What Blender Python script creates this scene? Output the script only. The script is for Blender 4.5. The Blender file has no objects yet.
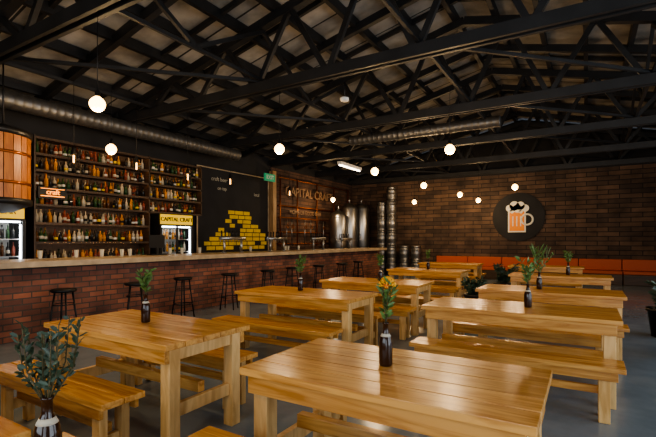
import bpy, bmesh, math, random
from mathutils import Vector, Matrix, Euler
random.seed(7)
scene = bpy.context.scene
COL = scene.collection

# ------------------------------------------------------------ materials
def nt(name):
    m = bpy.data.materials.new(name); m.use_nodes = True
    return m, m.node_tree.nodes, m.node_tree.links, m.node_tree.nodes["Principled BSDF"]

def mat(name, col, rough=0.5, metal=0.0, emit=None, es=0.0, var=0.0, nscale=8.0, trans=0.0, bump=0.0):
    m, n, l, b = nt(name)
    b.inputs["Base Color"].default_value = (*col, 1)
    b.inputs["Roughness"].default_value = rough
    b.inputs["Metallic"].default_value = metal
    if trans: b.inputs["Transmission Weight"].default_value = trans
    if emit:
        b.inputs["Emission Color"].default_value = (*emit, 1)
        b.inputs["Emission Strength"].default_value = es
    if var > 0 or bump > 0:
        tc = n.new("ShaderNodeTexCoord"); no = n.new("ShaderNodeTexNoise")
        no.inputs["Scale"].default_value = nscale; no.inputs["Detail"].default_value = 5
        l.new(tc.outputs["Object"], no.inputs["Vector"])
        if var > 0:
            r = n.new("ShaderNodeValToRGB")
            r.color_ramp.elements[0].position = 0.3; r.color_ramp.elements[1].position = 0.7
            r.color_ramp.elements[0].color = (*[c*(1-var) for c in col], 1)
            r.color_ramp.elements[1].color = (*[min(1, c*(1+var)) for c in col], 1)
            l.new(no.outputs["Fac"], r.inputs["Fac"]); l.new(r.outputs["Color"], b.inputs["Base Color"])
        if bump > 0:
            bp = n.new("ShaderNodeBump"); bp.inputs["Strength"].default_value = bump
            bp.inputs["Distance"].default_value = 0.02
            l.new(no.outputs["Fac"], bp.inputs["Height"]); l.new(bp.outputs["Normal"], b.inputs["Normal"])
    return m

def wood(name, c1, c2, rough=0.4, stretch=(1.2, 14, 14), island=0.35):
    m, n, l, b = nt(name)
    tc = n.new("ShaderNodeTexCoord"); mp = n.new("ShaderNodeMapping")
    mp.inputs["Scale"].default_value = stretch
    l.new(tc.outputs["Object"], mp.inputs["Vector"])
    geo = n.new("ShaderNodeNewGeometry")
    oi = n.new("ShaderNodeObjectInfo")
    ad0 = n.new("ShaderNodeMath"); ad0.operation = 'ADD'
    l.new(geo.outputs["Random Per Island"], ad0.inputs[0]); l.new(oi.outputs["Random"], ad0.inputs[1])
    add = n.new("ShaderNodeVectorMath"); add.operation = 'ADD'
    sc = n.new("ShaderNodeMath"); sc.operation = 'MULTIPLY'; sc.inputs[1].default_value = 37.0
    l.new(ad0.outputs[0], sc.inputs[0])
    l.new(mp.outputs["Vector"], add.inputs[0]); l.new(sc.outputs[0], add.inputs[1])
    no = n.new("ShaderNodeTexNoise"); no.inputs["Scale"].default_value = 1.6
    no.inputs["Detail"].default_value = 7; no.inputs["Distortion"].default_value = 1.2
    l.new(add.outputs[0], no.inputs["Vector"])
    r = n.new("ShaderNodeValToRGB")
    r.color_ramp.elements[0].position = 0.36; r.color_ramp.elements[1].position = 0.6
    r.color_ramp.elements[0].color = (*c2, 1); r.color_ramp.elements[1].color = (*c1, 1)
    l.new(no.outputs["Fac"], r.inputs["Fac"])
    hs = n.new("ShaderNodeHueSaturation")
    mr = n.new("ShaderNodeMapRange")
    mr.inputs["To Min"].default_value = 1 - island; mr.inputs["To Max"].default_value = 1 + island*0.5
    l.new(geo.outputs["Random Per Island"], mr.inputs["Value"])
    l.new(mr.outputs["Result"], hs.inputs["Value"]); l.new(r.outputs["Color"], hs.inputs["Color"])
    l.new(hs.outputs["Color"], b.inputs["Base Color"])
    b.inputs["Roughness"].default_value = rough
    bp = n.new("ShaderNodeBump"); bp.inputs["Strength"].default_value = 0.15; bp.inputs["Distance"].default_value = 0.005
    l.new(no.outputs["Fac"], bp.inputs["Height"]); l.new(bp.outputs["Normal"], b.inputs["Normal"])
    return m

def brick(name, axis, c1, c2, mortar, bw, rh, ms, rough=0.85):
    m, n, l, b = nt(name)
    tc = n.new("ShaderNodeTexCoord"); sp = n.new("ShaderNodeSeparateXYZ"); cb = n.new("ShaderNodeCombineXYZ")
    l.new(tc.outputs["Object"], sp.inputs[0])
    l.new(sp.outputs[axis], cb.inputs[0]); l.new(sp.outputs["Z"], cb.inputs[1])
    bt = n.new("ShaderNodeTexBrick")
    bt.inputs["Color1"].default_value = (*c1, 1); bt.inputs["Color2"].default_value = (*c2, 1)
    bt.inputs["Mortar"].default_value = (*mortar, 1); bt.inputs["Scale"].default_value = 1.0
    bt.inputs["Mortar Size"].default_value = ms; bt.inputs["Brick Width"].default_value = bw
    bt.inputs["Row Height"].default_value = rh; bt.inputs["Bias"].default_value = -0.1
    l.new(cb.outputs[0], bt.inputs["Vector"])
    no = n.new("ShaderNodeTexNoise"); no.inputs["Scale"].default_value = 2.2; no.inputs["Detail"].default_value = 6
    l.new(tc.outputs["Object"], no.inputs["Vector"])
    mr = n.new("ShaderNodeMapRange"); mr.inputs["From Min"].default_value = 0.3; mr.inputs["From Max"].default_value = 0.7
    mr.inputs["To Min"].default_value = 0.55; mr.inputs["To Max"].default_value = 1.35
    l.new(no.outputs["Fac"], mr.inputs["Value"])
    hs = n.new("ShaderNodeHueSaturation"); l.new(mr.outputs["Result"], hs.inputs["Value"])
    l.new(bt.outputs["Color"], hs.inputs["Color"]); l.new(hs.outputs["Color"], b.inputs["Base Color"])
    b.inputs["Roughness"].default_value = rough
    bp = n.new("ShaderNodeBump"); bp.inputs["Strength"].default_value = 0.6; bp.inputs["Distance"].default_value = 0.01
    bp.invert = True
    l.new(bt.outputs["Fac"], bp.inputs["Height"]); l.new(bp.outputs["Normal"], b.inputs["Normal"])
    return m

M = {}
M['pine'] = wood("pine_varnished", (0.72, 0.39, 0.115), (0.48, 0.21, 0.048), 0.27, island=.22)
M['pine_leg'] = wood("pine_leg", (0.78, 0.51, 0.22), (0.58, 0.33, 0.11), 0.45, stretch=(8, 8, 1.5), island=.2)
M['darkwood'] = wood("dark_wood", (0.09, 0.05, 0.028), (0.045, 0.026, 0.014), 0.5)
M['tanwood'] = wood("tan_post_wood", (0.38, 0.23, 0.11), (0.26, 0.15, 0.065), 0.5, stretch=(8, 8, 1.5))
M['bartop'] = mat("bar_top_wood", (0.44, 0.33, 0.21), 0.4, var=0.25, nscale=5)
M['barbrick'] = brick("bar_brick", "Y", (0.31, 0.115, 0.07), (0.11, 0.05, 0.04), (0.08, 0.062, 0.052), 0.24, 0.085, 0.009)
M['barbrickx'] = brick("bar_brick_end", "X", (0.31, 0.115, 0.07), (0.11, 0.05, 0.04), (0.08, 0.062, 0.052), 0.24, 0.085, 0.009)
M['wallbrick'] = brick("wall_brick", "X", (0.125, 0.074, 0.048), (0.042, 0.028, 0.022), (0.016, 0.013, 0.012), 0.62, 0.155, 0.012)
M['wallbricky'] = brick("wall_brick_side", "Y", (0.115, 0.06, 0.04), (0.052, 0.03, 0.023), (0.018, 0.014, 0.012), 0.5, 0.13, 0.01)
M['black'] = mat("black_steel", (0.012, 0.012, 0.013), 0.45, 0.3)
M['truss'] = mat("truss_paint", (0.018, 0.018, 0.019), 0.5, 0.0, var=0.3, nscale=3)
M['blackpaint'] = mat("black_wall_paint", (0.016, 0.016, 0.018), 0.8, var=0.3, nscale=2)
M['white'] = mat("white_paint", (0.7, 0.68, 0.63), 0.6)
M['grey'] = mat("grey_wall_paint", (0.22, 0.215, 0.205), 0.8, var=0.1, nscale=1)
M['steel'] = mat("stainless_steel", (0.40, 0.40, 0.40), 0.36, 1.0)
M['kegsteel'] = mat("keg_steel", (0.24, 0.235, 0.23), 0.42, 0.9, var=.3, nscale=6)
M['galv'] = mat("galvanised_duct", (0.16, 0.158, 0.155), 0.45, 0.8, var=0.2, nscale=12)
M['copper'] = wood("copper_stave", (0.46, 0.16, 0.035), (0.28, 0.085, 0.022), 0.4, stretch=(8, 8, 1.5), island=.4)
M['copperd'] = mat("copper_dark", (0.3, 0.09, 0.02), 0.35, 0.85)
M['rust'] = mat("rusted_pipe", (0.24, 0.15, 0.09), 0.5, 0.2)
M['orange'] = mat("orange_vinyl", (0.46, 0.085, 0.015), 0.55)
M['yellow'] = mat("yellow_paint", (0.75, 0.5, 0.02), 0.6, var=0.15, nscale=6)
M['yellit'] = mat("yellow_backlit_sign", (0.8, 0.55, 0.03), 0.5, emit=(1.0, 0.6, 0.03), es=0.5)
M['neon'] = mat("orange_neon", (0.8, 0.2, 0.02), 0.5, emit=(1.0, 0.3, 0.03), es=3)
M['green'] = mat("exit_green", (0.02, 0.25, 0.1), 0.5, emit=(0.1, 0.8, 0.4), es=0.15)
M['foam'] = mat("foam_white", (0.75, 0.72, 0.62), 0.6)
M['beer'] = mat("beer_orange", (0.85, 0.28, 0.02), 0.5)
M['bulb'] = mat("bulb_glow", (1, 0.9, 0.7), 0.5, emit=(1.0, 0.6, 0.2), es=11)
M['amber'] = mat("amber_filament", (1, 0.6, 0.2), 0.5, emit=(1.0, 0.5, 0.15), es=8)
M['led'] = mat("shelf_led", (1, 0.6, 0.2), 0.5, emit=(1.0, 0.53, 0.2), es=10)
M['tube'] = mat("tube_lamp", (1, 1, 1), 0.5, emit=(1.0, 0.85, 0.65), es=8)
M['fridgelit'] = mat("fridge_led", (1, 1, 1), 0.5, emit=(0.9, 0.95, 1.0), es=12)
M['gbrown'] = mat("brown_glass", (0.03, 0.012, 0.006), 0.08)
M['label'] = mat("paper_label", (0.5, 0.46, 0.37), 0.7)
M['leaf'] = mat("leaf_green", (0.10, 0.19, 0.045), 0.5, var=0.4, nscale=30)
M['leafd'] = mat("leaf_dark", (0.035, 0.065, 0.038), 0.5, var=0.4, nscale=20)
M['stem'] = mat("stem_brown", (0.08, 0.07, 0.03), 0.7)
M['petal'] = mat("petal_yellow", (0.9, 0.45, 0.03), 0.5)
M['petalo'] = mat("petal_orange", (0.75, 0.16, 0.02), 0.5)
bot = [((0.09, 0.035, 0.01), 'amb'), ((0.02, 0.06, 0.02), 'grn'), ((0.4, 0.36, 0.28), 'clr'), ((0.5, 0.22, 0.04), 'whi'), ((0.02, 0.02, 0.02), 'blk'), ((0.02, 0.02, 0.02), 'blk2'), ((0.2, 0.05, 0.03), 'red')]
BM = [mat("bottle_glass_" + k, c, 0.12) for c, k in bot]
M['roof'] = brick("roof_boards", "Y", (0.38, 0.35, 0.305), (0.25, 0.23, 0.20), (0.04, 0.037, 0.033), 1.2, 50.0, 0.02)

# floor
m, n, l, b = nt("concrete_floor")
tc = n.new("ShaderNodeTexCoord"); no = n.new("ShaderNodeTexNoise"); no.inputs["Scale"].default_value = 0.9
no.inputs["Detail"].default_value = 9; no.inputs["Roughness"].default_value = 0.65
l.new(tc.outputs["Object"], no.inputs["Vector"])
r = n.new("ShaderNodeValToRGB"); r.color_ramp.elements[0].position = 0.3; r.color_ramp.elements[1].position = 0.72
r.color_ramp.elements[0].color = (0.14, 0.185, 0.23, 1); r.color_ramp.elements[1].color = (0.26, 0.325, 0.39, 1)
l.new(no.outputs["Fac"], r.inputs["Fac"]); l.new(r.outputs["Color"], b.inputs["Base Color"])
mr = n.new("ShaderNodeMapRange"); mr.inputs["To Min"].default_value = 0.06; mr.inputs["To Max"].default_value = 0.3
l.new(no.outputs["Fac"], mr.inputs["Value"]); l.new(mr.outputs["Result"], b.inputs["Roughness"])
M['floor'] = m

# ------------------------------------------------------------ mesh builder
class B:
    def __init__(s): s.bm = bmesh.new(); s.mats = []
    def mi(s, m):
        m = M[m] if isinstance(m, str) else m
        if m not in s.mats: s.mats.append(m)
        return s.mats.index(m)
    def face(s, vs, m, smooth=False):
        try: f = s.bm.faces.new(vs)
        except ValueError: return
        f.material_index = s.mi(m); f.smooth = smooth
    def box(s, c, d, m, R=None):
        c = Vector(c); vs = []
        for x in (-.5, .5):
            for y in (-.5, .5):
                for z in (-.5, .5):
                    v = Vector((x*d[0], y*d[1], z*d[2]))
                    if R is not None: v = R @ v
                    vs.append(s.bm.verts.new(c + v))
        for q in ((0,1,3,2),(4,6,7,5),(0,4,5,1),(2,3,7,6),(0,2,6,4),(1,5,7,3)):
            s.face([vs[i] for i in q], m)
    def bx(s, x0, x1, y0, y1, z0, z1, m):
        s.box(((x0+x1)/2, (y0+y1)/2, (z0+z1)/2), (x1-x0, y1-y0, z1-z0), m)
    def beam(s, a, b_, w, h, m):
        a = Vector(a); b_ = Vector(b_); d = b_ - a
        R = d.to_track_quat('X', 'Z').to_matrix()
        s.box((a+b_)/2, (d.length, w, h), m, R)
    def cyl(s, a, b_, r0, r1, m, seg=12, caps=True):
        a = Vector(a); b_ = Vector(b_); d = (b_-a)
        R = d.to_track_quat('Z', 'X').to_matrix()
        ra = []; rb = []
        for i in range(seg):
            t = 2*math.pi*i/seg; u = Vector((math.cos(t), math.sin(t), 0))
            ra.append(s.bm.verts.new(a + R @ (u*r0))); rb.append(s.bm.verts.new(b_ + R @ (u*r1)))
        for i in range(seg):
            j = (i+1) % seg; s.face([ra[i], ra[j], rb[j], rb[i]], m, True)
        if caps:
            s.face(ra[::-1], m); s.face(rb, m)
    def lathe(s, c, prof, m, seg=16, axis=None):
        c = Vector(c); rings = []
        for (rr, z) in prof:
            ring = []
            for i in range(seg):
                t = 2*math.pi*i/seg
                v = Vector((rr*math.cos(t), rr*math.sin(t), z))
                if axis is not None: v = axis @ v
                ring.append(s.bm.verts.new(c+v))
            rings.append(ring)
        for k in range(len(rings)-1):
            mm = m[k] if isinstance(m, list) else m
            for i in range(seg):
                j = (i+1) % seg
                s.face([rings[k][i], rings[k][j], rings[k+1][j], rings[k+1][i]], mm, True)
        m0 = m[0] if isinstance(m, list) else m; m1 = m[-1] if isinstance(m, list) else m
        s.face(rings[0][::-1], m0); s.face(rings[-1], m1)
    def ball(s, c, r, m, sub=2, sc=(1, 1, 1)):
        k = s.mi(m)
        res = bmesh.ops.create_icosphere(s.bm, subdivisions=sub, radius=r, matrix=Matrix.Translation(c) @ Matrix.Diagonal((*sc, 1)))
        fs = set()
        for v in res['verts']:
            for f in v.link_faces: fs.add(f)
        for f in fs: f.material_index = k; f.smooth = True
    def torus(s, c, R_, r, m, seg=24, ms=6, mtx=None):
        rings = []
        for i in range(seg):
            t = 2*math.pi*i/seg; ring = []
            for j in range(ms):
                p = 2*math.pi*j/ms
                v = Vector(((R_+r*math.cos(p))*math.cos(t), (R_+r*math.cos(p))*math.sin(t), r*math.sin(p)))
                if mtx is not None: v = mtx @ v
                ring.append(s.bm.verts.new(Vector(c)+v))
            rings.append(ring)
        for i in range(seg):
            for j in range(ms):
                s.face([rings[i][j], rings[(i+1) % seg][j], rings[(i+1) % seg][(j+1) % ms], rings[i][(j+1) % ms]], m, True)
    def leaf(s, base, d, L, w, m):
        d = Vector(d).normalized()
        side = d.cross(Vector((random.uniform(-1, 1), random.uniform(-1, 1), random.uniform(-.3, .3))))
        if side.length < 1e-3: side = Vector((1, 0, 0))
        side.normalize(); base = Vector(base); nrm = d.cross(side)
        p = [base, base+d*L*.35+side*w*.5+nrm*w*.1, base+d*L*.75+side*w*.35, base+d*L-Vector((0, 0, L*.1)), base+d*L*.75-side*w*.35, base+d*L*.35-side*w*.5+nrm*w*.1]
        v = [s.bm.verts.new(q) for q in p]
        s.face([v[0], v[1], v[2], v[3]], m, True); s.face([v[0], v[3], v[4], v[5]], m, True)
    def mesh(s, name):
        me = bpy.data.meshes.new(name)
        s.bm.normal_update(); s.bm.to_mesh(me); s.bm.free()
        for m in s.mats: me.materials.append(m)
        return me
    def obj(s, name, loc=(0, 0, 0), rot=0, bevel=0, parent=None):
        return place(s.mesh(name), name, loc, rot, bevel, parent)

def place(me, name, loc=(0, 0, 0), rot=0, bevel=0, parent=None):
    o = bpy.data.objects.new(name, me); COL.objects.link(o)
    o.location = loc; o.rotation_euler = (0, 0, rot)
    if bevel:
        bv = o.modifiers.new("bevel", 'BEVEL'); bv.width = bevel; bv.segments = 2; bv.limit_method = 'ANGLE'
    if parent: o.parent = parent
    return o

def text(s, body, size, loc, rot, m, parent=None, name="lettering", ext=0.008):
    cu = bpy.data.curves.new(name, 'FONT'); cu.body = body; cu.size = size; cu.extrude = ext
    cu.align_x = 'CENTER'; cu.align_y = 'CENTER'
    cu.materials.append(M[m])
    o = bpy.data.objects.new(name, cu); COL.objects.link(o)
    o.location = loc; o.rotation_euler = rot
    if parent: o.parent = parent
    return o
RX = (math.pi/2, 0, math.pi/2)

# ------------------------------------------------------------ room shell
XL, XR, YB, YF = -9.0, 5.0, -3.0, 17.0
RIDX, RIDZ, EAVE = -2.0, 5.75, 4.15
b = B(); b.bx(XL-.2, XR+.2, YB-.2, YF+.2, -0.12, 0, 'floor'); b.obj("floor")
b = B(); b.bx(XL-.2, XL, YB, YF, 0, EAVE, 'blackpaint'); b.bx(XL, XL+.03, 11.25, YF, 0, 3.85, 'wallbricky'); b.obj("wall_left")
b = B(); b.bx(XL-.2, XR+.2, YF, YF+.2, 0, 3.85, 'wallbrick')
b.bx(XL-.2, XR+.2, YF, YF+.2, 3.85, EAVE, 'blackpaint')
v = [b.bm.verts.new(p) for p in ((XL-.2, YF, EAVE), (XR+.2, YF, EAVE), (RIDX, YF, RIDZ+.05))]
b.face(v, 'blackpaint'); b.obj("wall_back")
def wall_with_openings(name, fixed, axis, a0, a1, ops, m):
    b = B(); zt = EAVE
    def seg(p0, p1, z0, z1, mm=m):
        if axis == 'Y': b.bx(fixed, fixed+.2, p0, p1, z0, z1, mm)
        else: b.bx(p0, p1, fixed, fixed+.2, z0, z1, mm)
    cur = a0
    for (o0, o1, z0, z1) in ops:
        seg(cur, o0, 0, zt)
        if z0 > 0: seg(o0, o1, 0, z0)
        seg(o0, o1, z1, zt)
        nb = 4
        for i in range(1, nb):
            p = o0+(o1-o0)*i/nb; seg(p-.03, p+.03, z0, z1, 'black')
        cur = o1
    seg(cur, a1, 0, zt)
    return b
OPR = [(0.0, 4.2, 0.0, 3.2), (5.4, 9.6, 0.0, 3.2)]
wall_with_openings("wall_right", XR, 'Y', YB, YF, OPR, 'grey').obj("wall_right")
b = wall_with_openings("wall_front", YB-.2, 'X', XL, XR, [(-4.0, 0.0, 0.9, 3.2), (1.0, 4.4, 0.0, 3.2)], 'grey')
v = [b.bm.verts.new(p) for p in ((XL-.2, YB, EAVE), (XR+.2, YB, EAVE), (RIDX, YB, RIDZ+.05))]
b.face(v, 'grey'); b.obj("wall_front")
b = B()
for (xa, za, xb, zb) in ((XL-.3, EAVE, RIDX, RIDZ+.1), (RIDX, RIDZ+.1, XR+.3, EAVE)):
    v = [b.bm.verts.new(p) for p in ((xa, YB-.2, za), (xa, YF+.2, za), (xb, YF+.2, zb), (xb, YB-.2, zb))]
    b.face(v, 'roof')
    v = [b.bm.verts.new(p) for p in ((xa, YB-.2, za+.1), (xb, YB-.2, zb+.1), (xb, YF+.2, zb+.1), (xa, YF+.2, za+.1))]
    b.face(v, 'roof')
b.obj("ceiling")
def roofz(x):
    return EAVE + (RIDZ+.1-EAVE)*(1-abs(x-RIDX)/7.15)
# purlins and intermediate rafters
b = B(); x = XL+.35
while x < XR:
    b.box((x, (YB+YF)/2, roofz(x)-.09), (.08, YF-YB-.1, .17), 'truss'); x += 0.72
TY = [-.15+2.85*i for i in range(6)] + [16.8]
for y in [t+1.425 for t in TY[:-1]]:
    for (xa, xb) in ((XL+.05, RIDX), (RIDX, XR-.05)):
        b.beam((xa, y, roofz(xa)-.2), (xb, y, roofz(xb)-.2), .1, .14, 'truss')
for y in TY:
    for dy in (.5, -.5):
        for (xa, xb) in ((XL+.05, RIDX), (RIDX, XR-.05)):
            b.beam((xa, y+dy-.02, roofz(xa)-.06), (xb, y+dy-.02, roofz(xb)-.06), .06, .08, 'truss')
b.obj("roof_purlins")
def truss():
    b = B(); zb = 3.95
    for dy in (-.06, .06):
        b.bx(XL+.02, XR-.02, dy-.025, dy+.025, zb-.08, zb+.08, 'truss')
    nodes = [XL+.1+i*1.39 for i in range(11)]
    top = lambda x: roofz(x)-.24
    b.beam((XL+.05, 0, top(XL+.05)), (RIDX, 0, top(RIDX)), .12, .15, 'truss')
    b.beam((RIDX, 0, top(RIDX)), (XR-.05, 0, top(XR-.05)), .12, .15, 'truss')
    for i in range(len(nodes)-1):
        x0, x1 = nodes[i], nodes[i+1]; xm = (x0+x1)/2
        b.beam((x0, 0, zb), (xm, 0, top(xm)), .06, .08, 'truss')
        b.beam((xm, 0, top(xm)), (x1, 0, zb), .06, .08, 'truss')
    return b.mesh("roof_truss")
tm = truss()
for y in TY: place(tm, "roof_truss", (0, y, 0))
b = B()
for x in (-7.4, -4.6, -1.9, 0.9, 3.4):
    b.bx(x-.022, x+.022, YB+.02, YF-.02, 4.04, 4.09, 'truss')
for i in range(6):
    y0 = TY[i]; y1 = TY[i+1]
    for xa in (-7.4, -1.9, ):
        b.beam((xa, y0, 4.06), (xa+2.8, y1, 4.06), .045, .05, 'truss')
        b.beam((xa+2.8, y0, roofz(xa+2.8)-.35), (xa+2.8, (y0+y1)/2, 4.08), .05, .06, 'truss')
        b.beam((xa+2.8, (y0+y1)/2, 4.08), (xa+2.8, y1, roofz(xa+2.8)-.35), .05, .06, 'truss')
b.obj("roof_bracing")

# ducts
def duct(name, a, c, r):
    b = B(); a = Vector(a); c = Vector(c); d = c-a; n_ = int(d.length/.13)
    R = d.to_track_quat('Z', 'X').to_matrix()
    prof = []
    for i in range(n_+1):
        z = d.length*i/n_; prof += [(r, z), (r+.006, z+.012), (r, z+.024)]
    b.lathe(a, prof, 'galv', 20, R)
    for t in (.1, .5, .9):
        p = a+d*t; b.cyl(p+Vector((0, 0, r)), (p.x, p.y, max(p.z+r+.1, 4.1)), .008, .008, 'black', 6)
    return b.obj(name)
duct("ventilation_duct", (-8.2, 1.8, 3.75), (-8.2, 8.8, 3.75), .15)
duct("ventilation_duct", (-5.2, 9.8, 3.98), (-1.6, 9.8, 3.98), .12)
b = B(); b.box((0, 0, 0), (.5, .06, .3), 'galv')
for i in range(7): b.box((0, -.035, -.12+i*.04), (.44, .02, .012), 'black')
b.obj("air_vent_grille", (-8.2, 1.79-.05, 3.75))

# ------------------------------------------------------------ tables and benches
def table_mesh(L, W=.80):
    b = B(); H = .76; t = .04; n_ = 5; pw = W/n_
    for i in range(n_):
        b.bx(-L/2, L/2, -W/2+i*pw+.003, -W/2+(i+1)*pw-.003, H-t, H, 'pine')
    za, zb = H-t-.095, H-t-.002
    b.bx(-L/2+.04, L/2-.04, -W/2+.025, -W/2+.065, za, zb, 'pine')
    b.bx(-L/2+.04, L/2-.04, W/2-.065, W/2-.025, za, zb, 'pine')
    for sx in (-1, 1):
        xo = sx*(L/2-.09)
        b.bx(xo-.03, xo+.03, -W/2+.157, W/2-.157, za+.002, zb, 'pine_leg')
        for sy in (-1, 1):
            yo = sy*(W/2-.111)
            b.bx(xo-.045, xo+.045, yo-.045, yo+.045, 0, zb-.001, 'pine_leg')
        b.bx(xo-.02, xo+.02, -W/2+.157, W/2-.157, .24, .33, 'pine_leg')
    b.bx(-L/2+.112, L/2-.112, -.03, .03, .331, .41, 'pine')
    b.bx(-.04, .04, -W/2+.067, W/2-.067, za, zb, 'pine_leg')
    return b.mesh("picnic_table")
def bench_mesh(L, W=.3):
    b = B(); H = .45; t = .04
    for i in range(2):
        b.bx(-L/2, L/2, -W/2+i*W/2+.003, -W/2+(i+1)*W/2-.003, H-t, H, 'pine')
    b.bx(-L/2+.05, L/2-.05, -W/2+.015, -W/2+.045, H-t-.07, H-t-.001, 'pine')
    b.bx(-L/2+.05, L/2-.05, W/2-.045, W/2-.015, H-t-.07, H-t-.001, 'pine')
    for sx in (-1, 1):
        xo = sx*(L/2-.14)
        for sy in (-1, 1):
            b.bx(xo-.04, xo+.04, sy*(W/2-.075)-.028, sy*(W/2-.075)+.028, 0, H-t-.001, 'pine_leg')
        b.bx(xo-.018, xo+.018, -W/2+.104, W/2-.104, .12, .2, 'pine_leg')
    b.bx(-L/2+.16, L/2-.16, -.02, .02, .201, .26, 'pine')
    return b.mesh("picnic_bench")
T172, T160, T140 = table_mesh(1.72), table_mesh(1.5), table_mesh(1.42)
B172, B140 = bench_mesh(1.72), bench_mesh(1.5)
def tset(x, y, me=T172, bme=B172, front=True, back=True, off=.56, dxb=0):
    place(me, "picnic_table", (x, y, 0), 0, .004)
    if front: place(bme, "picnic_bench", (x+dxb, y-off, 0), 0, .004)
    if back: place(bme, "picnic_bench", (x+dxb, y+off, 0), 0, .004)
tset(-0.86, 2.10, T140, B140, off=.62, dxb=-.1)
tset(-3.03, 2.20, T160, B140, off=.56, dxb=-.18)
tset(-3.12, 4.62, off=.60, dxb=-.05)
tset(-0.60, 4.68, off=.60)
tset(-2.98, 6.50, off=.58)
tset(-0.45, 6.50, off=.58)
tset(-3.1, 9.6, off=.6)
tset(-0.45, 9.4, off=.6)
tset(-3.4, 12.6, off=.6)
tset(-0.9, 12.4, off=.6)
tset(-0.86, 0.42, T140, B140, off=.62, front=False, back=False)
tset(-3.12, 0.35, off=.62, dxb=-.2)

# ------------------------------------------------------------ bottle vases with plants
def vase(name, loc, kind, h=.27, spread=.07, seed=1):
    random.seed(seed)
    b = B()
    b.lathe((0, 0, 0), [(.033, 0), (.036, .01), (.036, .12), (.03, .15), (.015, .18), (.014, .22), (.017, .222), (.017, .23)], 'gbrown', 18)
    b.lathe((0, 0, .155), [(.0285, 0), (.0205, .016)], 'label', 18)
    ns = 6 if kind != 'shrub' else 12
    nl = 16 if kind != 'shrub' else 26; s_ = 1.0 if kind == 'protea' else 1.25
    if kind == 'shrub': s_ = .62
    for i in range(ns):
        a = 2*math.pi*i/ns + random.uniform(-.4, .4); sp = spread*random.uniform(.3, 1); hh = h*random.uniform(.65, 1)
        p0 = Vector((0, 0, .2)); p1 = Vector((math.cos(a)*sp*.4, math.sin(a)*sp*.4, .23+hh*.5)); p2 = Vector((math.cos(a)*sp, math.sin(a)*sp, .22+hh))
        if kind == 'shrub': p1 = Vector((math.cos(a)*sp*.8, math.sin(a)*sp*.8, .23+hh*.35))
        if i == 0 and kind == 'protea': p2 = Vector((.01, 0, .22+h*.85)); p1 = (p0+p2)/2
        b.cyl(p0, p1, .0025, .002, 'stem', 5); b.cyl(p1, p2, .002, .0015, 'stem', 5)
        for k in range(nl):
            t = k/nl; p = p0.lerp(p1, t*2) if t < .5 else p1.lerp(p2, t*2-1)
            if p.z < .24: continue
            aa = random.uniform(0, 6.28); up = random.uniform(.3, 1.5)
            b.leaf(p, (math.cos(aa), math.sin(aa), up), random.uniform(.035, .06)*s_, random.uniform(.012, .02)*s_, 'leafd' if kind == 'shrub' else 'leaf')
        if kind == 'protea' and i == 0:
            b.ball(p2, .022, 'petalo', 2, (1, 1, .8))
            for k in range(90):
                aa = random.uniform(0, 6.28); el = random.uniform(-.2, 1.5)
                d = Vector((math.cos(aa)*math.cos(el), math.sin(aa)*math.cos(el), math.sin(el)))
                b.cyl(p2+d*.012, p2+d*.046+Vector((0, 0, .006)), .002, .003, 'petal', 4)
        if kind == 'reed':
            for k in range(3):
                aa = random.uniform(0, 6.28)
                b.leaf(p1, (math.cos(aa)*.4, math.sin(aa)*.4, 1), h*.7, .01, 'leaf')
    return b.obj(name, loc)
TZ = .761
vase("flower_bottle_vase", (-.92, 2.13, TZ), 'protea', .24, .06, 3)
vase("flower_bottle_vase", (-3.08, 2.24, TZ), 'leafy', .22, .06, 4)
vase("flower_bottle_vase", (-3.25, 4.7, TZ), 'leafy', .24, .08, 5)
vase("flower_bottle_vase", (-.5, 4.7, TZ), 'leafy', .28, .09, 6)
vase("flower_bottle_vase", (-2.9, 6.5, TZ), 'leafy', .22, .08, 7)
vase("flower_bottle_vase", (-.55, 6.5, TZ), 'reed', .38, .2, 8)
vase("flower_bottle_vase", (-.3, 9.4, TZ), 'leafy', .26, .1, 9)
vase("flower_bottle_vase", (-3.1, 9.6, TZ), 'leafy', .22, .08, 10)
vase("flower_bottle_vase", (-1.3, 0.63, TZ), 'shrub', .25, .085, 12)

# ------------------------------------------------------------ bar
b = B()
b.bx(-7.45, -6.87, 1.0, 15.3, 0, 1.04, 'barbrick')
b.bx(-7.451, -6.869, .99, 1.0, 0, 1.04, 'barbrickx'); b.bx(-7.451, -6.869, 15.3, 15.31, 0, 1.04, 'barbrickx')
b.bx(-7.65, -6.62, .9, 15.45, 1.045, 1.13, 'bartop')
b.obj("bar_counter", bevel=.004)
b = B(); b.bx(-8.95, -8.4, 3.9, 6.35, 0, .95, 'darkwood'); b.bx(-8.97, -8.36, 3.88, 6.37, .95, .998, 'bartop'); b.obj("back_bar_cabinet")

def stool():
    b = B(); H = .74
    b.lathe((0, 0, 0), [(.02, H-.05), (.15, H-.05), (.17, H-.03), (.17, H-.01), (.14, H), (.02, H)], 'black', 20)
    for i in range(4):
        a = math.pi/4+i*math.pi/2
        b.cyl((math.cos(a)*.11, math.sin(a)*.11, H-.05), (math.cos(a)*.2, math.sin(a)*.2, 0), .013, .013, 'black', 8)
    b.torus((0, 0, .25), .172, .009, 'black'); b.torus((0, 0, .52), .138, .007, 'black')
    return b.mesh("bar_stool")
sm = stool()
for i, y in enumerate((2.2, 3.3, 4.4, 5.45, 6.6, 7.8, 8.9, 10.1, 11.3, 12.6)):
    place(sm, "bar_stool", (-6.36+.05*((i*7) % 3-1), y, 0), i*.5)

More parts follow.
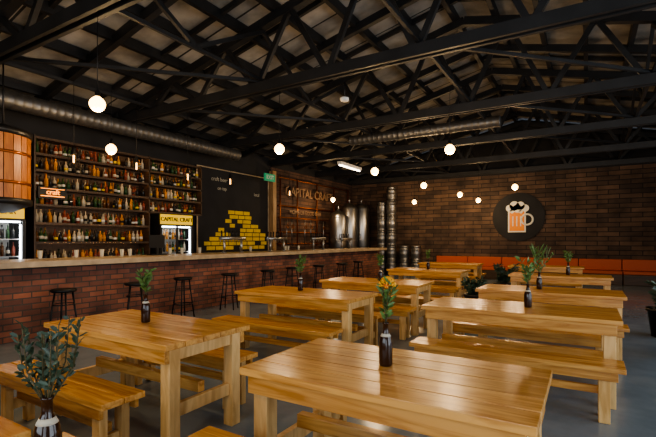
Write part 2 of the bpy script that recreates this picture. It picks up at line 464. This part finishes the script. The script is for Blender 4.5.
# bottle shelf
def bottle(b, x, y, z, h, r, m):
    k = random.choice((0, 1, 2))
    if k == 0: pr = [(r, 0), (r, h*.6), (r*.35, h*.75), (r*.3, h), ]
    elif k == 1: pr = [(r, 0), (r*1.05, h*.5), (r*.8, h*.65), (r*.35, h*.72), (r*.35, h)]
    else: pr = [(r*.9, 0), (r, h*.7), (r*.4, h*.8), (r*.4, h*.92), (r*.5, h*.92), (r*.5, h)]
    b.lathe((x, y, z), pr, m, 8)
    if random.random() < .5: b.lathe((x, y, z+h*.2), [(r*1.06, 0), (r*1.06, h*.22)], random.choice(['label', 'white', 'yellow', 'label', 'black']), 8)
shelf = bpy.data.objects.new("bottle_shelf", None); COL.objects.link(shelf)
b = B()
SZ = [2.1, 2.42, 2.74, 3.04]
for z in SZ+[3.34]: b.bx(-8.98, -8.62, 3.98, 7.95, z-.025, z, 'darkwood')
for z in (1.4, 1.76): b.bx(-8.98, -8.62, 3.98, 6.36, z-.025, z, 'darkwood')
for y in (3.97, 6.37): b.bx(-8.98, -8.62, y-.015, y+.015, 1.0, 3.36, 'darkwood')
for y in (7.93,): b.bx(-8.98, -8.62, y-.015, y+.015, 2.08, 3.36, 'darkwood')
b.bx(-8.998, -8.985, 3.98, 7.95, 1.0, 3.36, 'darkwood')
# LED strips tucked behind a front lip under each shelf
for z in SZ+[3.34]:
    b.bx(-8.66, -8.65, 4.05, 7.9, z-.036, z-.026, 'led'); b.bx(-8.64, -8.62, 3.99, 7.94, z-.045, z-.026, 'darkwood')
for z in (1.4, 1.76): b.bx(-8.66, -8.65, 4.05, 6.3, z-.036, z-.026, 'led'); b.bx(-8.64, -8.62, 3.99, 6.35, z-.045, z-.026, 'darkwood')
b.obj("shelving", parent=shelf)
random.seed(21); b = B()
for z, ya, yb in tuple((z, 4.05, 7.88) for z in SZ) + ((1.0, 4.05, 6.3), (1.4, 4.05, 6.3), (1.76, 4.05, 6.3)):
    y = ya
    while y < yb:
        if abs(y-6.37) > .06 and random.random() < .97:
            hh = random.uniform(.18, .26)
            bottle(b, -8.75+random.uniform(-.02, .03), y, z+.002, hh, random.uniform(.03, .04), random.choice(BM))
            if random.random() < .9: bottle(b, -8.86, y+.04, z+.002, random.uniform(.2, .265), .033, random.choice(BM))
        y += random.uniform(.076, .095)
b.obj("liquor_bottles", parent=shelf)

# fridges
def fridge(name, y0, y1, label=None):
    e = bpy.data.objects.new(name, None); COL.objects.link(e); e.location = (0, 0, 0)
    b = B(); x0, x1, zt = -8.97, -8.42, 2.05
    b.bx(x0, x0+.03, y0, y1, 0, zt, 'white'); b.bx(x0, x1, y0, y0+.03, 0, zt, 'black'); b.bx(x0, x1, y1-.03, y1, 0, zt, 'black')
    b.bx(x0, x1, y0+.03, y1-.03, 0, .12, 'black'); b.bx(x0, x1, y0+.03, y1-.03, 1.76, zt-.001, 'black')
    b.bx(x1, x1+.02, y0+.02, y1-.02, 1.8, 2.03, 'yellit')
    b.bx(x1, x1+.03, y0, y0+.05, .1, 1.78, 'black'); b.bx(x1, x1+.03, y1-.05, y1, .1, 1.78, 'black')
    b.bx(x1, x1+.03, (y0+y1)/2-.025, (y0+y1)/2+.025, .1, 1.78, 'black')
    b.bx(x1-.04, x1-.02, y0+.05, y0+.07, .2, 1.7, 'fridgelit'); b.bx(x1-.04, x1-.02, y1-.07, y1-.05, .2, 1.7, 'fridgelit')
    b.bx(x1-.05, x1-.02, y0+.06, y1-.06, 1.73, 1.755, 'fridgelit')
    for z in (.45, .8, 1.15, 1.45): b.bx(x0+.05, x1-.06, y0+.03, y1-.03, z-.015, z, 'steel')
    o = b.obj("cabinet", parent=e)
    b = B()
    for z in (.12, .45, .8, 1.15, 1.45):
        y = y0+.1
        while y < y1-.08:
            bottle(b, -8.6, y, z+.001, .24, .03, random.choice(BM)); y += .085
    b.obj("beer_bottles", parent=e)
    if label: text(b, label, .13, (x1+.03, (y0+y1)/2, 1.915), RX, 'black', e)
fridge("beer_fridge", 6.48, 7.45, "CAPITAL CRAFT")
fridge("beer_fridge", 2.75, 3.72, "CRAFT BAR")
e = bpy.data.objects.new("neon_sign", None); COL.objects.link(e)
b = B(); b.bx(-8.6, -8.57, 4.0, 4.5, 2.2, 2.42, 'black'); b.bx(-8.569, -8.56, 4.04, 4.46, 2.24, 2.255, 'neon'); b.bx(-8.569, -8.56, 4.04, 4.46, 2.38, 2.39, 'neon'); b.obj("backing_plate", parent=e)
text(None, "craft", .13, (-8.555, 4.25, 2.32), RX, 'neon', e)

# mural board
e = bpy.data.objects.new("chalkboard_mural", None); COL.objects.link(e)
b = B(); b.bx(-8.99, -8.95, 8.05, 11.1, .9, 3.45, 'blackpaint')
for (a0, a1, z0, z1) in ((8.05, 11.1, 3.42, 3.45), (8.05, 8.09, .9, 3.42), (11.06, 11.1, .9, 3.42)):
    b.bx(-8.95, -8.93, a0, a1, z0, z1, 'bartop')
b.obj("board", parent=e)
random.seed(5); b = B()
rows = [(8.35, 10.9), (8.3, 10.85), (8.5, 10.9), (8.7, 10.7), (8.6, 10.5), (9.0, 10.3), (9.1, 10.2), (9.3, 10.0), (9.2, 9.9), (9.45, 9.75)]
for i, (ya, yb) in enumerate(rows):
    z = 1.15+i*.13; y = ya+random.uniform(0, .1)
    while y < yb:
        w = random.uniform(.22, .38)
        if not (9.45 < y+w/2 < 9.75 and 2 < i < 7) and random.random() < .92: b.bx(-8.95, -8.943, y, y+w-.03, z, z+.105, 'yellow')
        y += w
b.obj("painted_yellow_bricks", parent=e)
for k, (s_, zz, yy, sz) in enumerate((("craft beer", 3.15, 8.9, .16), ("on tap", 2.9, 9.0, .14), ("local", 2.85, 10.5, .14))):
    text(None, s_, sz, (-8.945, yy, zz), RX, 'label', e, ext=.002)

b = B(); b.bx(-8.95, -8.78, 11.13, 11.3, 0, 3.7, 'tanwood'); b.obj("timber_post")
e = bpy.data.objects.new("exit_sign", None); COL.objects.link(e)
b = B(); b.bx(-8.2, -8.16, 9.95, 10.45, 3.2, 3.42, 'green'); b.cyl((-8.18, 10.1, 3.42), (-8.18, 10.1, 3.8), .006, .006, 'black', 6); b.cyl((-8.18, 10.3, 3.42), (-8.18, 10.3, 3.8), .006, .006, 'black', 6)
b.obj("lightbox", parent=e)
text(None, "EXIT", .17, (-8.155, 10.2, 3.31), RX, 'white', e)

e = bpy.data.objects.new("pipe_frame_sign", None); COL.objects.link(e)
b = B()
for y in (11.6, 12.6, 13.9, 15.2, 16.4): b.cyl((-8.85, y, 1.2), (-8.85, y, 3.6), .025, .025, 'copperd', 8)
for z in (1.3, 1.7, 2.2, 2.6, 3.55): b.cyl((-8.85, 11.5, z), (-8.85, 16.5, z), .022, .022, 'copperd', 8)
for y in (11.9, 12.2, 13.0, 13.4, 14.3):
    b.cyl((-8.8, y, 1.25), (-8.8, y, 2.15), .015, .015, 'steel', 8); b.torus((-8.76, y, 1.9), .06, .012, 'copperd', 14, 6, Matrix.Rotation(math.pi/2, 3, 'Y'))
for z in (1.3, 2.6):
    for y in (11.6, 16.4): b.box((-8.9, y, z), (.1, .05, .05), 'copperd')
b.obj("pipe_frame", parent=e)
text(None, "CAPITAL CRAFT", .44, (-8.8, 13.4, 3.1), RX, 'rust', e, ext=.015)
text(None, "HOME OF GOOD BEER", .2, (-8.8, 13.1, 2.4), RX, 'rust', e, ext=.01)

def fermenter(loc, h, r):
    b = B()
    b.lathe((0, 0, 0), [(.05, .35), (r, .7), (r, h-.25), (r*.8, h-.12), (r*.3, h-.03), (.04, h)], 'steel', 24)
    for z in (.75, 1.4, h-.3): b.torus((0, 0, z), r, .012, 'steel')
    for i in range(4):
        a = math.pi/4+i*math.pi/2; b.cyl((math.cos(a)*r*.9, math.sin(a)*r*.9, .72), (math.cos(a)*r*.9, math.sin(a)*r*.9, 0), .025, .025, 'steel', 8)
    b.cyl((0, -r-.06, h*.55), (0, -r+.02, h*.55), .12, .12, 'steel', 16)
    b.cyl((0, 0, h-.01), (0, 0, h+.2), .03, .03, 'steel', 8)
    b.obj("fermenter_tank", loc)
fermenter((-8.3, 14.6, 0), 2.6, .33); fermenter((-8.3, 15.5, 0), 2.95, .33); fermenter((-8.2, 16.4, 0), 3.0, .33)
def keg_stack(loc, n_):
    e = bpy.data.objects.new("keg_stack", None); COL.objects.link(e); e.location = loc
    r = .2; h = .6
    b = B(); b.lathe((0, 0, 0), [(r*.95, 0), (r*.95, .06), (r*.8, .08), (r, .13), (r, .26), (r*1.04, .28), (r, .3), (r, .42), (r*1.04, .44), (r, .46), (r*.8, .52), (r*.93, .54), (r*.93, h-.002), (r*.85, h-.002), (r*.85, .54)], 'kegsteel', 20)
    me = b.mesh("keg")
    for i in range(n_): place(me, "keg", (0, 0, i*h), i*.3, 0, e)
keg_stack((-7.3, 16.5, 0), 5); keg_stack((-6.85, 16.45, 0), 6); keg_stack((-6.35, 16.6, 0), 2); keg_stack((-5.85, 16.6, 0), 2)

# copper-banded cask hanging over the bar
b = B(); r = .52; N = 26
for i in range(N):
    a0, a1 = 2*math.pi*i/N, 2*math.pi*(i+1)/N-.02
    vs = []
    for z in (1.98, 2.94):
        for (rr, a) in ((r, a0), (r, a1), (r-.04, a1), (r-.04, a0)): vs.append(b.bm.verts.new((rr*math.cos(a), rr*math.sin(a), z)))
    for q in ((0, 1, 5, 4), (1, 2, 6, 5), (2, 3, 7, 6), (3, 0, 4, 7), (4, 5, 6, 7), (3, 2, 1, 0)): b.face([vs[k] for k in q], 'copper')
b.lathe((0, 0, 0), [(.06, 1.82), (.3, 1.84), (r-.02, 1.93), (r+.02, 1.94), (r+.02, 2.02), (r-.05, 2.021)], 'black', 40)
b.lathe((0, 0, 0), [(r-.05, 2.91), (r+.02, 2.91), (r+.025, 3.0), (r-.1, 3.04), (.08, 3.14)], 'black', 40)
for z in (2.22, 2.64): b.lathe((0, 0, 0), [(r-.01, z), (r+.008, z), (r+.008, z+.04), (r-.01, z+.04)], 'copperd', 40)
for i in range(3):
    a = i*2.09; b.cyl((math.cos(a)*.3, math.sin(a)*.3, 3.06), (math.cos(a)*.3, math.sin(a)*.3, 4.2), .012, .012, 'black', 8)
b.obj("copper_kettle", (-7.35, 2.76, 0))

def taps(loc, n_):
    b = B(); L = n_*.12+.1
    for s_ in (-1, 1): b.cyl((0, s_*L*.35, 0), (0, s_*L*.35, .32), .03, .03, 'steel', 12); b.cyl((0, s_*L*.35, 0), (0, s_*L*.35, .02), .06, .06, 'steel', 12)
    b.cyl((0, -L/2, .34), (0, L/2, .34), .04, .04, 'steel', 14)
    for i in range(n_):
        y = -L/2+.11+i*.12
        b.cyl((0, y, .34), (-.1, y, .33), .012, .012, 'steel', 8); b.cyl((-.1, y, .34), (-.11, y, .24), .01, .008, 'steel', 8)
        b.cyl((-.08, y, .35), (-.07, y, .52), .012, .02, 'black', 8)
    b.obj("beer_tap_tower", loc)
for y in (7.6, 9.3, 11.4, 13.2): taps((-7.2, y, 1.131), 6)
random.seed(8)
for ya, yb in ((3.5, 5.2), (5.95, 7.0), (8.2, 8.75), (9.95, 10.8)):
    b = B(); y = ya
    while y < yb:
        b.lathe((-7.4+random.uniform(-.1, .15), y, 1.132), [(.03, 0), (.028, .01), (.038, .13), (.034, .13), (.026, .015)], 'label', 12); y += random.uniform(.12, .6)
    b.obj("beer_glasses")
b = B(); b.bx(-.1, .1, -.16, .16, 0, .02, 'black'); b.bx(-.03, .03, -.03, .03, .02, .15, 'black')
b.box((0.0, 0, .27), (.02, .36, .26), 'black'); b.obj("till_monitor", (-7.35, 5.6, 1.131))

# ------------------------------------------------------------ lamps
def pendant(x, y, z, ztop=3.9):
    b = B(); b.cyl((0, 0, .1), (0, 0, ztop-z), .004, .004, 'black', 6)
    b.lathe((0, 0, 0), [(.012, .15), (.022, .145), (.026, .09), (.03, .075)], 'black', 12)
    b.lathe((0, 0, 0), [(.005, -.083), (.035, -.075), (.062, -.054), (.078, -.024), (.082, .0), (.076, .026), (.058, .052), (.034, .072), (.026, .08)], 'bulb', 24)
    o = b.obj("pendant_bulb", (x, y, z))
    l = bpy.data.lights.new("bulb_light", 'POINT'); l.energy = 52; l.color = (1.0, .68, .36); l.shadow_soft_size = .03
    lo = bpy.data.objects.new("bulb_light", l); COL.objects.link(lo); lo.parent = o; lo.location = (0, 0, -.12)
for p in ((-4.53, 2.7, 2.9), (-4.25, 5.55, 2.9), (-6.5, 4.1, 2.88), (-1.9, 7.0, 2.9), (-3.88, 8.4, 2.9), (-3.75, 11.25, 2.9), (-1.7, 12.9, 2.9),
          (-3.5, 14.1, 2.9), (-3.3, 15.9, 2.85), (-5.5, 15.4, 2.85), (3.0, 4.5, 2.9), (3.0, 9.0, 2.9), (-7.9, 13.5, 2.9), (-1.6, -.6, 2.9), (-4.5, -.15, 2.9)):
    pendant(*p)
def edison(x, y, z):
    b = B(); b.cyl((0, 0, .15), (0, 0, 4.0-z), .004, .004, 'black', 6)
    b.lathe((0, 0, 0), [(.01, .2), (.03, .19), (.035, .13), (.05, .1), (.055, .09)], 'black', 12)
    b.cyl((0, 0, .08), (0, 0, -.04), .012, .012, 'amber', 8)
    for i in range(8):
        a = i*math.pi/4; c, s_ = math.cos(a), math.sin(a)
        pts = [(.05, .1), (.085, .02), (.07, -.08), (.03, -.13)]
        for (r0, z0), (r1, z1) in zip(pts, pts[1:]): b.cyl((c*r0, s_*r0, z0), (c*r1, s_*r1, z1), .003, .003, 'black', 5)
    b.torus((0, 0, .02), .085, .003, 'black', 16, 5); b.torus((0, 0, -.13), .03, .003, 'black', 12, 5)
    b.obj("cage_pendant_lamp", (x, y, z))
for p in ((-7.1, 3.84, 2.72), (-7.0, 4.9, 2.75), (-7.0, 6.07, 2.7), (-7.0, 7.3, 2.75), (-7.0, 9.6, 2.7)): edison(*p)
b = B(); b.bx(-6.06, -5.94, 10.6, 11.9, 3.58, 3.66, 'white'); b.cyl((-6, 10.62, 3.555), (-6, 11.88, 3.555), .02, .02, 'tube', 10)
b.cyl((-6, 10.9, 3.66), (-6, 10.9, 3.9), .006, .006, 'black', 6); b.cyl((-6, 11.6, 3.66), (-6, 11.6, 3.9), .006, .006, 'black', 6)
b.obj("fluorescent_fitting")
b = B(); b.lathe((0, 0, 0), [(.03, -.05), (.06, -.045), (.065, -.01), (.065, 0)], 'white', 16); b.cyl((0, 0, 0), (0, 0, .25), .01, .01, 'black', 6)
b.obj("smoke_detector", (-3.05, 5.55, 3.52))

# ------------------------------------------------------------ beer logo
e = bpy.data.objects.new("beer_mug_sign", None); COL.objects.link(e); e.location = (-2.13, 16.96, 2.27)
def disc(b, x, z, r, y, m, seg=48, th=.012):
    b.cyl((x, y, z), (x, y-th, z), r, r, m, seg)
b = B(); disc(b, 0, 0, .88, .035, 'blackpaint', 64, .03); b.obj("round_board", parent=e)
b = B()
b.bx(-.34, .26, -.012, .004, -.56, .26, 'foam')
b.bx(-.29, .21, -.02, -.013, -.51, .22, 'beer')
for x in (-.17, -.04, .09): b.bx(x-.018, x+.018, -.026, -.021, -.34, .02, 'foam')
for (x, z, r) in ((-.28, .32, .13), (-.12, .4, .17), (.08, .4, .15), (.24, .31, .13), (-.02, .3, .15), (-.2, .2, .07), (.1, .18, .06)):
    disc(b, x, z, r, -.021, 'foam', 24, .008)
R = Matrix.Rotation(math.pi/2, 3, 'X')
b.torus((.3, -.008, -.1), .19, .035, 'foam', 28, 8, R)
b.obj("mug_emblem", parent=e)

b = B()
for i in range(8):
    x0 = -5.1+i*1.22; x1 = x0+1.2
    if x1 > 4.7: break
    b.bx(x0, x1, 16.4, 16.95, 0, .34, 'darkwood'); b.bx(x0, x1, 16.38, 16.85, .341, .44, 'orange'); b.bx(x0, x1, 16.85, 16.97, .441, .8, 'orange')
b.obj("orange_booth_bench", bevel=.015)

def shrub(loc, h=.9, w=.45, seed=1):
    random.seed(seed); b = B()
    b.lathe((0, 0, 0), [(.17, 0), (.22, .38), (.24, .38), (.24, .42), (.21, .42), (.2, .38)], 'black', 20)
    for i in range(16):
        a = random.uniform(0, 6.28); r = random.uniform(.1, 1)*w*.6; top = Vector((math.cos(a)*r, math.sin(a)*r, .4+h*random.uniform(.5, 1)))
        p0 = Vector((math.cos(a)*.06, math.sin(a)*.06, .38)); b.cyl(p0, top, .006, .003, 'stem', 5)
        for k in range(26):
            p = p0.lerp(top, random.uniform(.15, 1)); aa = random.uniform(0, 6.28)
            b.leaf(p, (math.cos(aa), math.sin(aa), random.uniform(-.1, .9)), random.uniform(.07, .13), random.uniform(.03, .05), 'leafd')
    b.obj("potted_shrub", loc)
shrub((1.0, 8.0, 0), .5, .6, 1); shrub((1.25, 6.7, 0), .45, .6, 2); shrub((-1.75, 8.3, 0), .35, .5, 3); shrub((-1.7, 10.9, 0), .5, .5, 4)

# ------------------------------------------------------------ lights
def area(name, loc, rot, sx, sy, p, col):
    l = bpy.data.lights.new(name, 'AREA'); l.shape = 'RECTANGLE'; l.size = sx; l.size_y = sy; l.energy = p; l.color = col
    o = bpy.data.objects.new(name, l); COL.objects.link(o); o.location = loc; o.rotation_euler = rot
for i, (o0, o1, z0, z1) in enumerate(OPR):
    area("daylight_door", (XR+.3, (o0+o1)/2, 1.7), (0, math.pi/2, 0), 3.0, o1-o0, (210, 170)[i], (0.82, 0.92, 1.0))
area("daylight_window", (-2, YB-.3, 2.05), (math.pi/2, 0, 0), 4, 2.2, 140, (0.82, 0.92, 1.0))
area("daylight_window", (2.7, YB-.3, 1.6), (math.pi/2, 0, 0), 3.3, 3.0, 140, (0.82, 0.92, 1.0))
w = bpy.data.worlds.new("sky"); scene.world = w; w.use_nodes = True
bg = w.node_tree.nodes["Background"]; bg.inputs["Color"].default_value = (0.6, 0.75, 1.0, 1); bg.inputs["Strength"].default_value = 0.5

# ------------------------------------------------------------ camera
cam = bpy.data.cameras.new("camera"); co = bpy.data.objects.new("camera", cam); COL.objects.link(co)
co.location = (0, 0, 1.43); co.rotation_euler = (math.pi/2, 0, math.radians(31))
cam.sensor_width = 36; cam.lens = 430/656*36; cam.shift_y = 21.5/656; cam.clip_start = .02
scene.camera = co
scene.view_settings.view_transform = 'AgX'
try: scene.view_settings.look = 'AgX - Medium High Contrast'
except Exception: pass
